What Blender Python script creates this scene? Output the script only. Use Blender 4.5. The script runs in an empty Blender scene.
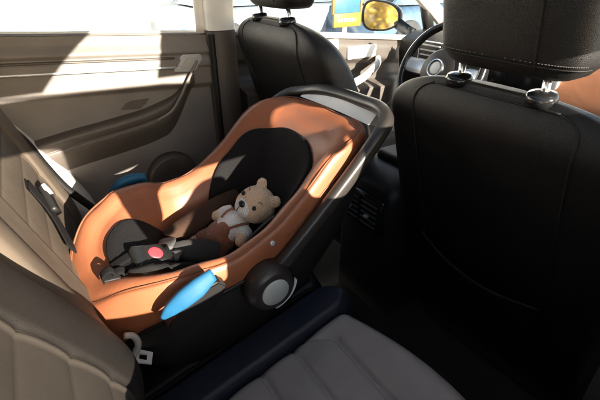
import bpy, bmesh, math, random
import numpy as np
from mathutils import Vector, Matrix
random.seed(4); np.random.seed(4)
S = bpy.context.scene
C = S.collection
# Car axes: +X towards the bonnet, +Y towards the driver's side, +Z up; origin = eye point in the open rear door.
RT = np.array((.838, -.545, 0.)); UP = np.array((.272, .418, .867)); FW = np.array((.472, .726, -.5))
def ray(px, py):
    d = (px-300)*RT + (200-py)*UP + 400*FW
    return d
def aty(px, py, y):
    d = ray(px, py); return d*(y/d[1])
def atx(px, py, x):
    d = ray(px, py); return d*(x/d[0])

# ------------------------------------------------------------------ materials
def mat(name, col, rough=.5, metal=0., bump=0., bscale=200., kind='noise', var=.08, spec=.5, sheen=0., emit=None, coat=0.):
    m = bpy.data.materials.new(name); m.use_nodes = True
    nt = m.node_tree; b = nt.nodes['Principled BSDF']
    b.inputs['Roughness'].default_value = rough
    b.inputs['Metallic'].default_value = metal
    b.inputs['Specular IOR Level'].default_value = spec
    if sheen: b.inputs['Sheen Weight'].default_value = sheen
    if coat: b.inputs['Coat Weight'].default_value = coat
    tc = nt.nodes.new('ShaderNodeTexCoord')
    n = nt.nodes.new('ShaderNodeTexNoise'); n.inputs['Scale'].default_value = 9.; n.inputs['Detail'].default_value = 5
    nt.links.new(tc.outputs['Object'], n.inputs['Vector'])
    r = nt.nodes.new('ShaderNodeValToRGB')
    r.color_ramp.elements[0].position = .3; r.color_ramp.elements[1].position = .7
    r.color_ramp.elements[0].color = (*[max(0, c*(1-var*1.6)) for c in col], 1)
    r.color_ramp.elements[1].color = (*[min(1, c*(1+var*1.6)) for c in col], 1)
    nt.links.new(n.outputs['Fac'], r.inputs['Fac']); nt.links.new(r.outputs['Color'], b.inputs['Base Color'])
    rr = nt.nodes.new('ShaderNodeMapRange'); rr.inputs['To Min'].default_value = max(.02, rough-.07); rr.inputs['To Max'].default_value = min(1, rough+.07)
    n2 = nt.nodes.new('ShaderNodeTexNoise'); n2.inputs['Scale'].default_value = 35.
    nt.links.new(tc.outputs['Object'], n2.inputs['Vector'])
    nt.links.new(n2.outputs['Fac'], rr.inputs['Value']); nt.links.new(rr.outputs['Result'], b.inputs['Roughness'])
    if bump:
        bp = nt.nodes.new('ShaderNodeBump'); bp.inputs['Strength'].default_value = bump; bp.inputs['Distance'].default_value = .0015
        if kind == 'leather':
            t = nt.nodes.new('ShaderNodeTexVoronoi'); t.feature = 'DISTANCE_TO_EDGE'; out = t.outputs['Distance']
        elif kind == 'knit':
            t = nt.nodes.new('ShaderNodeTexVoronoi'); t.feature = 'F1'; t.inputs['Randomness'].default_value = .35; out = t.outputs['Distance']; bp.invert = True
        elif kind == 'rib':
            t = nt.nodes.new('ShaderNodeTexWave'); t.wave_type = 'BANDS'; t.bands_direction = 'DIAGONAL'; t.inputs['Distortion'].default_value = .6; out = t.outputs['Color']
        else:
            t = nt.nodes.new('ShaderNodeTexNoise'); t.inputs['Detail'].default_value = 4; out = t.outputs['Fac']
        t.inputs['Scale'].default_value = bscale
        nt.links.new(tc.outputs['Object'], t.inputs['Vector'])
        nt.links.new(out, bp.inputs['Height']); nt.links.new(bp.outputs['Normal'], b.inputs['Normal'])
        if kind == 'leather':   # broad soft creases under the grain
            b2 = nt.nodes.new('ShaderNodeBump'); b2.inputs['Strength'].default_value = .22; b2.inputs['Distance'].default_value = .006
            n3 = nt.nodes.new('ShaderNodeTexNoise'); n3.inputs['Scale'].default_value = 14.; n3.inputs['Detail'].default_value = 3; n3.inputs['Distortion'].default_value = .8
            nt.links.new(tc.outputs['Object'], n3.inputs['Vector']); nt.links.new(n3.outputs['Fac'], b2.inputs['Height']); nt.links.new(b2.outputs['Normal'], bp.inputs['Normal'])
        if kind == 'knit' and sheen:   # shade in the gaps between stitches, multiplied into the colour
            bp.inputs['Distance'].default_value = .004
            mm = nt.nodes.new('ShaderNodeMix'); mm.data_type = 'RGBA'; mm.blend_type = 'MULTIPLY'
            cr = nt.nodes.new('ShaderNodeValToRGB'); cr.color_ramp.elements[0].color = (1, 1, 1, 1); cr.color_ramp.elements[1].color = (.74, .69, .66, 1); cr.color_ramp.elements[0].position = .35; cr.color_ramp.elements[1].position = .85
            nt.links.new(t.outputs['Distance'], cr.inputs['Fac'])
            mm.inputs[0].default_value = 1.; nt.links.new(r.outputs['Color'], mm.inputs[6]); nt.links.new(cr.outputs['Color'], mm.inputs[7]); nt.links.new(mm.outputs[2], b.inputs['Base Color'])
    if emit:
        b.inputs['Emission Color'].default_value = (*emit[:3], 1); b.inputs['Emission Strength'].default_value = emit[3]
    return m
M = {}
M['blk_leather'] = mat('black_leather', (.0085, .0075, .007), .46, bump=.5, bscale=420, kind='leather', spec=.38)
M['gry_leather'] = mat('grey_leather', (.015, .0128, .0112), .6, bump=.3, bscale=420, kind='leather', spec=.12)
M['sunlit_leather'] = mat('sunlit_leather', (.105, .082, .061), .6, bump=.3, bscale=420, kind='leather', spec=.15)  # lighter copy of the bench leather: sunlight put into the colour
M['seat_seam'] = mat('seat_seam', (.012, .011, .010), .6, spec=.3)
M['lit_perf'] = mat('lit_leather_insert', (.046, .0385, .0315), .65, bump=.12, bscale=600, kind='knit', spec=.12)  # same leather made lighter, sun on the insert put into the colour
M['tan_leather'] = mat('tan_leather', (.275, .092, .040), .45, bump=.22, bscale=330, kind='leather', var=.06)
M['tan_dash'] = mat('tan_dash', (.42, .17, .08), .5, bump=.2, bscale=300, kind='leather')
M['tan_seam'] = mat('tan_seam', (.16, .055, .022), .6)
M['blk_mesh'] = mat('black_mesh_cloth', (.010, .009, .009), .9, bump=.6, bscale=330, kind='knit', spec=.2)
M['gry_mesh'] = mat('charcoal_mesh_cloth', (.025, .023, .022), .9, bump=.9, bscale=300, kind='knit')
M['blk_plastic'] = mat('black_plastic', (.013, .012, .0115), .45, bump=.12, bscale=500, spec=.3)
M['shell'] = mat('black_shell', (.020, .018, .016), .5, bump=.2, bscale=600)
M['handle'] = mat('handle_plastic', (.030, .026, .023), .33, bump=.08, bscale=500)
M['brown_pad'] = mat('brown_pad_cloth', (.040, .021, .013), .9, bump=.5, bscale=260, kind='knit', spec=.2)
M['gloss'] = mat('gloss_black', (.012, .012, .012), .16)
M['red'] = mat('red_button', (.42, .045, .055), .5)
M['blue'] = mat('blue_plastic', (.012, .082, .165), .6, spec=.25)
M['silver'] = mat('silver_disc', (.50, .52, .48), .4, bump=.15, bscale=700)
M['chrome'] = mat('chrome', (.8, .8, .8), .12, metal=1)
M['steel'] = mat('brushed_steel', (.60, .62, .65), .34, metal=.45)
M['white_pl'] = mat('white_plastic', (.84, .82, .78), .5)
M['pale_pl'] = mat('pale_grey_plastic', (.46, .44, .41), .45)
M['door'] = mat('hazed_door_trim', (.185, .162, .145), .55, bump=.25, bscale=380, kind='leather')  # beige carries the flare haze over a darker door
M['door_dark'] = mat('door_trim_dark', (.085, .069, .058), .5, bump=.15, bscale=380, kind='leather')
M['cream'] = mat('cream_sunlit_trim', (.84, .78, .69), .6)  # albedo raised in place of sunlight on the pillar
M['headliner'] = mat('headliner', (.55, .51, .46), .9, bump=.3, bscale=300)
M['carpet'] = mat('carpet', (.012, .011, .011), .95, bump=.8, bscale=250)
M['fur'] = mat('tan_yarn', (.92, .63, .41), .85, bump=.9, bscale=250, kind='knit', sheen=.3)
M['white_yarn'] = mat('white_yarn', (.93, .90, .85), .85, bump=.8, bscale=250, kind='knit', sheen=.3)
M['brown_yarn'] = mat('brown_yarn', (.30, .105, .048), .85, bump=1., bscale=240, kind='knit', sheen=.3)
M['strap'] = mat('belt_webbing', (.010, .009, .009), .9, bump=.5, bscale=500, kind='rib', spec=.12)
M['belt_grey'] = mat('grey_webbing', (.09, .085, .08), .6, bump=.5, bscale=500, kind='rib')
M['concrete'] = mat('pale_concrete', (.62, .60, .56), .9, bump=.4, bscale=6)
M['wall'] = mat('white_render', (.80, .78, .74), .9, bump=.3, bscale=20)
M['sign_blue'] = mat('sign_blue', (.018, .085, .16), .5)
M['sign_yellow'] = mat('sign_yellow', (.19, .105, .006), .5)
M['car_blue'] = mat('pale_blue_paint', (.06, .105, .165), .25, coat=.5)
M['car_white'] = mat('silver_paint', (.16, .19, .225), .25, coat=.5)
M['car_glass'] = mat('dark_car_glass', (.10, .12, .14), .06)
M['tyre'] = mat('tyre', (.03, .03, .03), .8)
M['bark'] = mat('bark', (.14, .10, .07), .9, bump=.8, bscale=30)
M['leaf'] = mat('yellow_leaf', (.36, .24, .03), .7, var=.25)
M['mirror'] = mat('mirror_glass', (.9, .9, .9), .01, metal=1, var=0)
def glass_mat():
    m = bpy.data.materials.new('window_glass'); m.use_nodes = True
    nt = m.node_tree; nt.nodes.clear()
    o = nt.nodes.new('ShaderNodeOutputMaterial'); mx = nt.nodes.new('ShaderNodeMixShader')
    t = nt.nodes.new('ShaderNodeBsdfTransparent'); t.inputs['Color'].default_value = (.93, .96, .95, 1)
    g = nt.nodes.new('ShaderNodeBsdfGlossy'); g.inputs['Roughness'].default_value = .02
    lw = nt.nodes.new('ShaderNodeLayerWeight'); pw = nt.nodes.new('ShaderNodeMath'); pw.operation = 'POWER'; pw.inputs[1].default_value = 5.
    nt.links.new(lw.outputs['Facing'], pw.inputs[0]); f = nt.nodes.new('ShaderNodeMath'); f.operation = 'MULTIPLY_ADD'; f.inputs[1].default_value = .7; f.inputs[2].default_value = .04
    nt.links.new(pw.outputs[0], f.inputs[0]); nt.links.new(f.outputs[0], mx.inputs[0]); nt.links.new(t.outputs[0], mx.inputs[1]); nt.links.new(g.outputs[0], mx.inputs[2])
    nt.links.new(mx.outputs[0], o.inputs['Surface'])
    return m
M['glass'] = glass_mat()

# ------------------------------------------------------------------ helpers
def obj(name, me_or_bm, m=None, parent=None, smooth=True, angle=None):
    if isinstance(me_or_bm, bmesh.types.BMesh):
        me = bpy.data.meshes.new(name)
        bmesh.ops.recalc_face_normals(me_or_bm, faces=me_or_bm.faces)
        me_or_bm.to_mesh(me); me_or_bm.free()
    else:
        me = me_or_bm
    o = bpy.data.objects.new(name, me); C.objects.link(o)
    if m is not None:
        for mm in (m if isinstance(m, (list, tuple)) else [m]): me.materials.append(M[mm])
    if smooth:
        for p in me.polygons: p.use_smooth = True
        if angle is not None:
            me.set_sharp_from_angle(angle=math.radians(angle))
    if parent is not None:
        o.parent = parent
        o.matrix_parent_inverse = Matrix.Translation(parent.location).inverted()
    return o
def empty(name, loc, label, cat, group=None):
    o = bpy.data.objects.new(name, None); C.objects.link(o); o.location = loc; o.empty_display_size = .05
    o['label'] = label; o['category'] = cat
    if group: o['group'] = group
    return o
def tag(o, label, cat, group=None):
    o['label'] = label; o['category'] = cat
    if group: o['group'] = group
    return o
def structure(o):
    o['kind'] = 'structure'; return o
def bm_new(): return bmesh.new()
def loft(bm, rings, closed=True, cap0=False, cap1=False):
    vs = [[bm.verts.new(tuple(p)) for p in r] for r in rings]
    n = len(rings[0])
    for i in range(len(vs)-1):
        for j in range(n if closed else n-1):
            k = (j+1) % n
            bm.faces.new((vs[i][j], vs[i][k], vs[i+1][k], vs[i+1][j]))
    if cap0: bm.faces.new(vs[0])
    if cap1: bm.faces.new(vs[-1])
    return vs
def grid(bm, f, us, vs_):
    rows = [[f(u, v) for v in vs_] for u in us]
    return loft(bm, rows, closed=False)
def catmull(pts, n=8):
    P = [np.array(p, float) for p in pts]
    P = [2*P[0]-P[1]] + P + [2*P[-1]-P[-2]]
    out = []
    for i in range(1, len(P)-2):
        for k in range(n):
            t = k/n
            out.append(.5*((2*P[i]) + (-P[i-1]+P[i+1])*t + (2*P[i-1]-5*P[i]+4*P[i+1]-P[i+2])*t*t + (-P[i-1]+3*P[i]-3*P[i+1]+P[i+2])*t**3))
    out.append(P[-2]); return out
def tube(bm, pts, r, up=(0, 0, 1), n=12, cap=True, sm=6, flat=None, ex=2.):
    """sweep a (super)elliptic section; r may be scalar, (side, normal) or list of them"""
    P = catmull(pts, sm) if sm else [np.array(p, float) for p in pts]
    m = len(P); rings = []
    up = np.array(up, float)
    for i, p in enumerate(P):
        t = P[min(i+1, m-1)] - P[max(i-1, 0)]; t = t/(np.linalg.norm(t)+1e-9)
        s = np.cross(t, up); s /= (np.linalg.norm(s)+1e-9); nn = np.cross(s, t)
        rr = r
        if isinstance(r, list):
            f = i/(m-1)*(len(r)-1); a = int(min(f, len(r)-2)); q = f-a
            ra, rb = [np.array(x if isinstance(x, tuple) else (x, x), float) for x in (r[a], r[a+1])]
            rr = tuple(ra*(1-q)+rb*q)
        if not isinstance(rr, tuple): rr = (rr, rr)
        ring = []
        for k in range(n):
            a = 2*math.pi*k/n; c, d = math.cos(a), math.sin(a)
            ring.append(p + s*rr[0]*math.copysign(abs(c)**(2/ex), c) + nn*rr[1]*math.copysign(abs(d)**(2/ex), d))
        rings.append(ring)
    loft(bm, rings, True, cap, cap)
def box(bm, c, size, bev=.0, seg=2, rot=None):
    r = bmesh.ops.create_cube(bm, size=1.); vs = r['verts']
    mtx = Matrix.Diagonal((*size, 1))
    if rot is not None: mtx = rot.to_4x4() @ mtx
    bmesh.ops.transform(bm, matrix=Matrix.Translation(c) @ mtx, verts=vs)
    if bev:
        es = list({e for v in vs for e in v.link_edges})
        bmesh.ops.bevel(bm, geom=es, offset=bev, segments=seg, profile=.5, affect='EDGES')
def lathe(bm, c, axis, prof, n=32, cap=True):
    """prof: (distance along axis, radius)"""
    a = Vector(axis).normalized(); u = a.orthogonal().normalized(); v = a.cross(u); c = Vector(c)
    rings = [[c + a*h + (u*math.cos(2*math.pi*k/n) + v*math.sin(2*math.pi*k/n))*r for k in range(n)] for h, r in prof]
    loft(bm, rings, True, cap, cap)
def ball(bm, c, r, axes=None, n=24):
    """ellipsoid; axes = 3 unit vectors matching r"""
    A = [Vector((1, 0, 0)), Vector((0, 1, 0)), Vector((0, 0, 1))] if axes is None else [Vector(a) for a in axes]
    q = bmesh.ops.create_uvsphere(bm, u_segments=n, v_segments=n//2, radius=1.)
    for v in q['verts']:
        p = v.co.copy(); v.co = Vector(c) + A[0]*p.x*r[0] + A[1]*p.y*r[1] + A[2]*p.z*r[2]
def prism(bm, outline, d, cap_off=0.):
    """outline: 3D points; extruded along d"""
    d = np.array(d, float)
    loft(bm, [outline, [np.array(p)+d for p in outline]], True, True, True)
def interp(x, xs, ys):
    """smooth monotone-ish interpolation"""
    xs = np.array(xs, float); ys = np.array(ys, float)
    x = float(min(max(x, xs[0]), xs[-1]))
    m = np.gradient(ys, xs); i = int(min(max(np.searchsorted(xs, x)-1, 0), len(xs)-2))
    h = xs[i+1]-xs[i]; t = (x-xs[i])/h
    return ((2*t**3-3*t*t+1)*ys[i] + (t**3-2*t*t+t)*h*m[i] + (-2*t**3+3*t*t)*ys[i+1] + (t**3-t*t)*h*m[i+1])
def sse(v, n):  # signed power
    return math.copysign(abs(v)**n, v)
def smooth(a, b, x):
    t = min(max((x-a)/(b-a), 0), 1); return t*t*(3-2*t)

# ------------------------------------------------------------------ setting: ground, wall, far things outside
GZ = -1.36
bm = bm_new(); grid(bm, lambda u, v: (u, v, GZ), np.linspace(-60, 60, 13), np.linspace(-60, 60, 13))
structure(obj('ground', bm, 'concrete', smooth=False))
bm = bm_new(); box(bm, (6, 9.2, GZ+2.2), (44, .3, 4.4), .02)
for k in range(11): box(bm, (-14+4*k, 9.02, GZ+2.2), (.5, .12, 4.3), .01)
box(bm, (6, 9.1, GZ+4.45), (44.2, .55, .14), .02)
tag(obj('boundary_wall', bm, 'wall', smooth=False), 'long sunlit white wall behind the parked cars outside', 'wall')

# sign on a post outside
p = aty(347, 10, 4.5)
sg = empty('shop_sign', (p[0], 4.5, GZ), 'blue and yellow sign seen past the door mirror', 'sign')
bm = bm_new(); box(bm, (p[0], 4.5, p[2]+.085), (.43, .03, .25), .01); obj('blue_panel', bm, 'sign_blue', sg)
bm = bm_new(); box(bm, (p[0]+.01, 4.5, p[2]-.12), (.46, .035, .17), .01)
for s in (-1, 1): box(bm, (p[0]+s*.23, 4.5, p[2]+.085), (.03, .036, .26), .005)
obj('yellow_panel', bm, 'sign_yellow', sg)
bm = bm_new()
for k in range(7): box(bm, (p[0]-.14+.046*k, 4.48, p[2]-.12), (.02+.01*(k % 2), .006, .04), 0)
obj('panel_lettering', bm, 'wall', sg)
bm = bm_new(); tube(bm, [(p[0], 4.53, GZ), (p[0], 4.53, p[2]+.3)], .03, up=(1, 0, 0), sm=0); obj('post', bm, 'pale_pl', sg)

def parked_car(x, y, paint, label):
    t = empty('parked_car', (x, y, GZ), label, 'car', 'cars parked outside')
    st = [(-2.05, .30, .62), (-1.95, .25, .80), (-1.3, .22, .86), (-.6, .22, .88), (.4, .22, .88), (1.1, .24, .84), (1.8, .26, .74), (2.05, .32, .60)]
    bm = bm_new(); rings = []
    for sx, z0, z1 in st:
        w = .86 - .10*(abs(sx)/2.05)**4; ring = []
        for k in range(28):
            a = 2*math.pi*k/28
            ring.append((x+sx, y+w*sse(math.cos(a), .45), GZ+(z0+z1)/2+(z1-z0)/2*sse(math.sin(a), .5)))
        rings.append(ring)
    loft(bm, rings, True, True, True); obj('body', bm, paint, t, angle=50)
    bm = bm_new(); rings = []
    for z, x0, x1, w in ((.84, -1.75, 1.15, .80), (1.05, -1.55, .75, .74), (1.30, -1.2, .3, .66), (1.40, -.95, .05, .6)):
        ring = []
        for k in range(32):
            a = 2*math.pi*k/32
            ring.append((x+(x0+x1)/2+(x1-x0)/2*sse(math.cos(a), .4), y+w*sse(math.sin(a), .4), GZ+z))
        rings.append(ring)
    loft(bm, rings, True, False, False); obj('window', bm, 'car_glass', t, angle=50)
    bm = bm_new()
    ring2 = [[(x-.45+s*.55*sse(math.cos(2*math.pi*k/32), .4), y+s*.62*sse(math.sin(2*math.pi*k/32), .4), GZ+zz) for k in range(32)] for s, zz in ((1.02, 1.385), (1., 1.42), (.8, 1.455))]
    loft(bm, ring2, True, True, True)
    for sx, tx in ((1.10, .08), (-.2, -.42), (-1.72, -1.0)):
        for s in (-1, 1):
            tube(bm, [(x+sx, y+s*.80, GZ+.85), (x+(sx+tx)/2, y+s*.73, GZ+1.12), (x+tx, y+s*.61, GZ+1.4)], .04, n=8)
    obj('roof', bm, paint, t, angle=60)
    for sx in (-1.3, 1.3):
        for s in (-1, 1):
            bm = bm_new(); lathe(bm, (x+sx, y+s*.78, GZ+.31), (0, s, 0), [(-.1, .2), (-.1, .3), (-.06, .315), (.05, .315), (.09, .29), (.09, .19)], 28, False)
            w = obj('wheel', bm, 'tyre', t)
            bm = bm_new(); lathe(bm, (x+sx, y+s*.84, GZ+.31), (0, s, 0), [(0, .2), (.02, .19), (.01, .09), (.03, .04)], 20, True); r = obj('rim', bm, 'steel', None)
            r.parent = w; r.matrix_parent_inverse = w.matrix_world.inverted()
    for s in (-1, 1):
        bm = bm_new(); ball(bm, (x+1.93, y+s*.6, GZ+.66), (.08, .16, .06)); obj('headlight', bm, 'white_pl', t)
parked_car(6.9, 6.0, 'car_blue', 'pale blue parked car seen beyond the door mirror')
parked_car(4.2, 7.4, 'car_white', 'silver parked car seen past the headrest of the driver seat')

# ------------------------------------------------------------------ car shell (floor, roof, pillars, windows)
FL = -1.09
bm = bm_new(); grid(bm, lambda u, v: (u, v, FL+.05*math.exp(-((v-.8)/.14)**4)), np.linspace(-.2, 2.0, 23), np.linspace(-.02, 1.52, 45))
structure(obj('floor', bm, 'carpet'))
bm = bm_new()
def roof(u, v): return (u, v, .215-.05*((v-.76)/.76)**4-.05*((u-.4)/.95)**4)
def roof_rear(u, v):  # unseen roof edge, slanted to shape the sun patch on the far door
    e = .24+.36*v if v < .35 else .366
    return roof(-.75+(e+.75)*u, v)
grid(bm, roof_rear, np.linspace(0, 1, 12), np.linspace(-.02, 1.54, 40))
grid(bm, roof, np.linspace(.585, 1.25, 10), np.linspace(-.02, 1.54, 17))
grid(bm, roof, np.linspace(.366, .585, 8), np.linspace(1.25, 1.54, 5))
structure(obj('ceiling', bm, 'headliner'))
bm = bm_new(); grid(bm, lambda u, v: (u, v, roof(u, v)[2]+.004), np.linspace(.2, .63, 8), np.linspace(.0, 1.26, 8))
structure(obj('ceiling_glass', bm, 'glass'))  # unseen glass roof added so the sun reaches the far door
# near side body: B-pillar, sill, front door under the window, rear quarter; unseen rear door and surround shaped to mask the sun
cb = empty('body_side', (.76, 0, FL), 'x', 'x'); del cb['label'], cb['category']; cb['kind'] = 'structure'
bm = bm_new(); prism(bm, [(.80, .0, -1.1), (1.0, 0, -1.1), (.98, 0, -.2), (.95, .0, .12), (.82, .0, .12), (.81, 0, -.2)], (0, -.05, 0)); obj('pillar', bm, 'headliner', cb, smooth=False)
bm = bm_new(); box(bm, (1.48, -.02, -.68), (1.0, .07, .86), .03); obj('front_door', bm, 'blk_plastic', cb)
bm = bm_new(); box(bm, (.3, -.03, -1.13), (1.1, .09, .12), .02); obj('sill', bm, 'blk_plastic', cb)
lo = catmull([(-.3, 0, -.39), (.0, 0, -.385), (.285, 0, -.365), (.33, 0, -.295), (.405, 0, -.238), (.44, 0, -.205), (.475, 0, -.188), (.512, 0, -.188), (.53, 0, -.225), (.595, 0, -.228), (.63, 0, -.16), (.655, 0, -.105), (.70, 0, -.10), (.82, 0, -.12)], 5)
bm = bm_new(); prism(bm, [tuple(p) for p in lo]+[(.82, 0, -1.06), (-.12, 0, -1.06), (-.3, 0, -.6)], (0, -.045, 0)); obj('rear_door', bm, 'door_dark', cb, smooth=False)  # unseen panel blocking sun, top edge shaped to the wanted sun patches
hi = catmull([(-.45, 0, -.005), (.0, 0, -.01), (.20, 0, -.02), (.235, 0, -.06), (.25, 0, -.255), (.27, 0, -.275), (.325, 0, -.265), (.35, 0, -.18), (.44, 0, -.150), (.55, 0, -.135), (.635, 0, -.115), (.68, 0, -.03), (.74, 0, -.005), (.9, 0, 0)], 5)
bm = bm_new(); prism(bm, [tuple(p) for p in hi]+[(.9, 0, .10), (.6, 0, .135), (.2, 0, .145), (-.45, 0, .13)], (0, -.03, 0)); obj('sun_mask', bm, 'headliner', cb, smooth=False)  # added sun blocker, lower edge shaped to the wanted sun patches
bm = bm_new(); prism(bm, [(-.75, 0, -1.1), (-.12, 0, -1.1), (-.2, 0, -.6), (-.42, 0, -.15), (-.55, .02, .1), (-.8, .02, .1)], (0, -.05, 0)); obj('rear_quarter', bm, 'headliner', cb, smooth=False)

# far B pillar, sunlight on its upper part put into the colour
bm = bm_new()
prof = [(.560, 1.50), (.562, 1.462), (.578, 1.447), (.615, 1.440), (.655, 1.450), (.668, 1.47), (.668, 1.53), (.56, 1.53)]
loft(bm, [[(x-.02*(z+.2)*.3, y-.035*max(0, z+.2), z) for x, y in prof] for z in np.linspace(-.19, .17, 12)], True, True, True)
pl = tag(obj('door_pillar', bm, 'cream', None, angle=50), 'cream pillar, sunlight put into its colour, between the two doors of the driver side', 'pillar')
bm = bm_new()
loft(bm, [[(x-.02*(z+.2)*.3, y-.004, z) for x, y in prof] for z in np.linspace(-1.08, -.192, 20)], True, True, True); obj('lower_trim', bm, 'door_dark', pl, angle=50)
bm = bm_new()
loft(bm, [[(.556+dx, 1.442+.004*k-.035*max(0, z+.2), z) for dx, k in ((0, 3), (.008, 0), (.018, 0), (.024, 2))] for z in np.linspace(-1.06, -.2, 20)], False)
obj('rubber_seal', bm, 'blk_plastic', pl)

# ------------------------------------------------------------------ far rear door
dr = empty('rear_door', (.1, 1.5, -1.0), 'rear door, flare haze put into its beige colour, with a bright window above', 'car door')
def belt(x): return -.168-.062*(x+.05)
def arm_z(x):  # armrest top line
    return interp(x, [-.30, -.06, .06, .2, .33, .43, .50, .58], [-.52, -.495, -.478, -.462, -.44, -.40, -.33, -.25])
def door_y(x, z):
    zb_ = belt(x); y = 1.5
    y -= .022*smooth(zb_-.02, zb_-.06, z) * smooth(zb_-.19, zb_-.165, z)       # upper pad
    y += .010*math.exp(-((z-(zb_-.068))/.010)**2)                              # groove above strip
    y -= .010*smooth(zb_-.108, zb_-.104, z)*smooth(zb_-.172, zb_-.168, z)      # lower strip, proud
    a = arm_z(x)
    y -= .02*smooth(-.70, -.80, z)
    return y
bm = bm_new()
xs = np.linspace(-.55, .566, 190)
us = np.linspace(0, 1, 210)
grid(bm, lambda x, u: (x, door_y(x, belt(x)+(-1.02-belt(x))*u), belt(x)+(-1.02-belt(x))*u), xs, us)
loft(bm, [[(x, 1.5, belt(x)) for x in xs], [(x, 1.505, belt(x)+.006) for x in xs], [(x, 1.53, belt(x)+.004) for x in xs], [(x, 1.53, -1.0) for x in xs]], False)
bmesh.ops.remove_doubles(bm, verts=bm.verts, dist=.0005)
obj('door_panel', bm, 'door', dr)
bm = bm_new()
AP = [(-.001, .010), (.022, .008), (.038, .003), (.043, -.008), (.040, -.024), (.036, -.031), (.040, -.038), (.038, -.055), (.026, -.080), (.010, -.105), (-.001, -.125)]
APS = catmull([(a, b, 0) for a, b in AP], 5)
def armf(x, v):
    p = APS[int(v)]; k = smooth(.50, .36, x); z = arm_z(x)+p[1]*(.35+.65*k)
    return (x, door_y(x, z)-p[0]*k-.0005, z)
grid(bm, armf, np.linspace(-.5, .495, 110), range(len(APS))); obj('armrest', bm, 'door_dark', dr)
def on_door(pts, off=0.):
    return [(x, door_y(x, z)-off, z) for x, z in pts]
X = np.linspace(-.5, .43, 24)
bm = bm_new(); tube(bm, on_door([(x, belt(x)-.104) for x in X], .001), (.004, .0035), up=(0, 1, 0), n=8, sm=0); obj('chrome_strip', bm, 'steel', dr)
bm = bm_new(); tube(bm, on_door([(x, belt(x)-.074) for x in X], -.002), (.004, .011), up=(0, 1, 0), n=8, sm=0); obj('decor_strip', bm, 'door_dark', dr)
# pull handle trim, silver, along the front end of the armrest
q = [(.33, -.475), (.385, -.45), (.425, -.405), (.455, -.36), (.485, -.315), (.505, -.285)]
bm = bm_new(); tube(bm, [(x, 1.455, z) for x, z in q], (.005, .005), up=(0, 1, 0), n=10); obj('pull_trim', bm, 'door', dr)
hb = aty(190, 63, 1.47)
bm = bm_new()
ol = [aty(*t, 1.468) for t in ((174, 72), (182, 55), (201, 54), (203, 60), (195, 72))]
prism(bm, ol, (0, .03, 0)); bmesh.ops.bevel(bm, geom=bm.edges[:], offset=.004, segments=2, affect='EDGES'); hz = obj('handle_bezel', bm, 'steel', dr, angle=40)
bm = bm_new()
ol = [aty(*t, 1.462) for t in ((181, 69), (187, 58), (198, 57.5), (198.5, 61), (193, 69))]
prism(bm, ol, (0, .02, 0)); bmesh.ops.bevel(bm, geom=bm.edges[:], offset=.002, segments=2, affect='EDGES'); obj('door_handle', bm, 'pale_pl', dr, angle=40)
bm = bm_new(); prism(bm, [aty(*t, 1.4985) for t in ((119, 111), (125, 103), (131, 100), (151, 97), (147, 104), (140, 110))], (0, .01, 0)); bmesh.ops.bevel(bm, geom=bm.edges[:], offset=.003, segments=2, affect='EDGES'); obj('recess_shade', bm, 'blk_plastic' if False else 'door_dark', dr, angle=40)  # raised dark plate: shade of a pull pocket painted as colour
# speaker
bm = bm_new(); lathe(bm, (.36, 1.475, -.72), (0, -1, 0), [(-.03, .10), (.018, .095), (.021, .088), (.019, .05), (.019, .01)], 36); obj('speaker_cover', bm, 'door_dark', dr)
# frame and glass
bm = bm_new(); tube(bm, [(.552, 1.505, -.20), (.548, 1.49, 0), (.535, 1.475, .15)], (.012, .02), up=(1, 0, 0), n=10)
tube(bm, [(x, 1.522, belt(x)+.004) for x in np.linspace(-.5, .55, 8)], (.008, .008), up=(0, 1, 0), n=8); obj('window_frame', bm, 'cream', dr)
bm = bm_new(); grid(bm, lambda u, v: (u, 1.517-.08*(v+.2), v), np.linspace(-.5, .548, 6), np.linspace(-.2, .15, 5)); obj('window_glass', bm, 'glass', dr)
# door rubber seal curve at the rear edge
bm = bm_new()
seal = [aty(a, b, 1.315) for a, b in ((-40, 78), (0, 120), (25, 142), (45, 166), (66, 188), (90, 206), (120, 228))]
tube(bm, seal, (.012, .016), up=(0, 1, 0), n=10)
obj('rubber_seal', bm, 'blk_plastic', dr)

# ------------------------------------------------------------------ front far door, mirror, A pillar
fd = empty('front_door', (1.2, 1.5, -1.0), 'front door beside the steering wheel, sunlit pull and armrest', 'car door')
def fb(x): return -.20-.095*(x-.66)
bm = bm_new(); xs = np.linspace(.672, 1.95, 80)
def fdy(x, z):
    b_ = fb(x)
    y = 1.5-.02*smooth(b_-.01, b_-.05, z)*smooth(b_-.13, b_-.11, z)
    y -= .09*smooth(b_-.20, b_-.22, z)*smooth(b_-.34, b_-.30, z)*smooth(1.6, 1.4, x)
    y += .012*smooth(b_-.10, b_-.115, z)*smooth(b_-.19, b_-.17, z)
    return y
grid(bm, lambda x, u: (x, fdy(x, fb(x)+(-1.02-fb(x))*u), fb(x)+(-1.02-fb(x))*u), xs, np.linspace(0, 1, 90))
loft(bm, [[(x, 1.5, fb(x)) for x in xs], [(x, 1.53, fb(x)+.004) for x in xs], [(x, 1.53, -1.) for x in xs]], False)
obj('door_panel', bm, 'door_dark', fd)
bm = bm_new(); tube(bm, [(x, 1.487, fb(x)-.004) for x in np.linspace(.68, 1.9, 8)], (.012, .016), up=(0, 1, 0)); obj('sill_pad', bm, 'cream', fd)
bm = bm_new(); tube(bm, [(1.02, 1.44, fb(1.02)-.27), (1.10, 1.39, fb(1.1)-.22), (1.22, 1.37, fb(1.2)-.17), (1.34, 1.41, fb(1.3)-.12), (1.40, 1.47, fb(1.4)-.10)], (.018, .014), up=(0, 1, 0)); obj('pull_handle', bm, 'pale_pl', fd)
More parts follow.
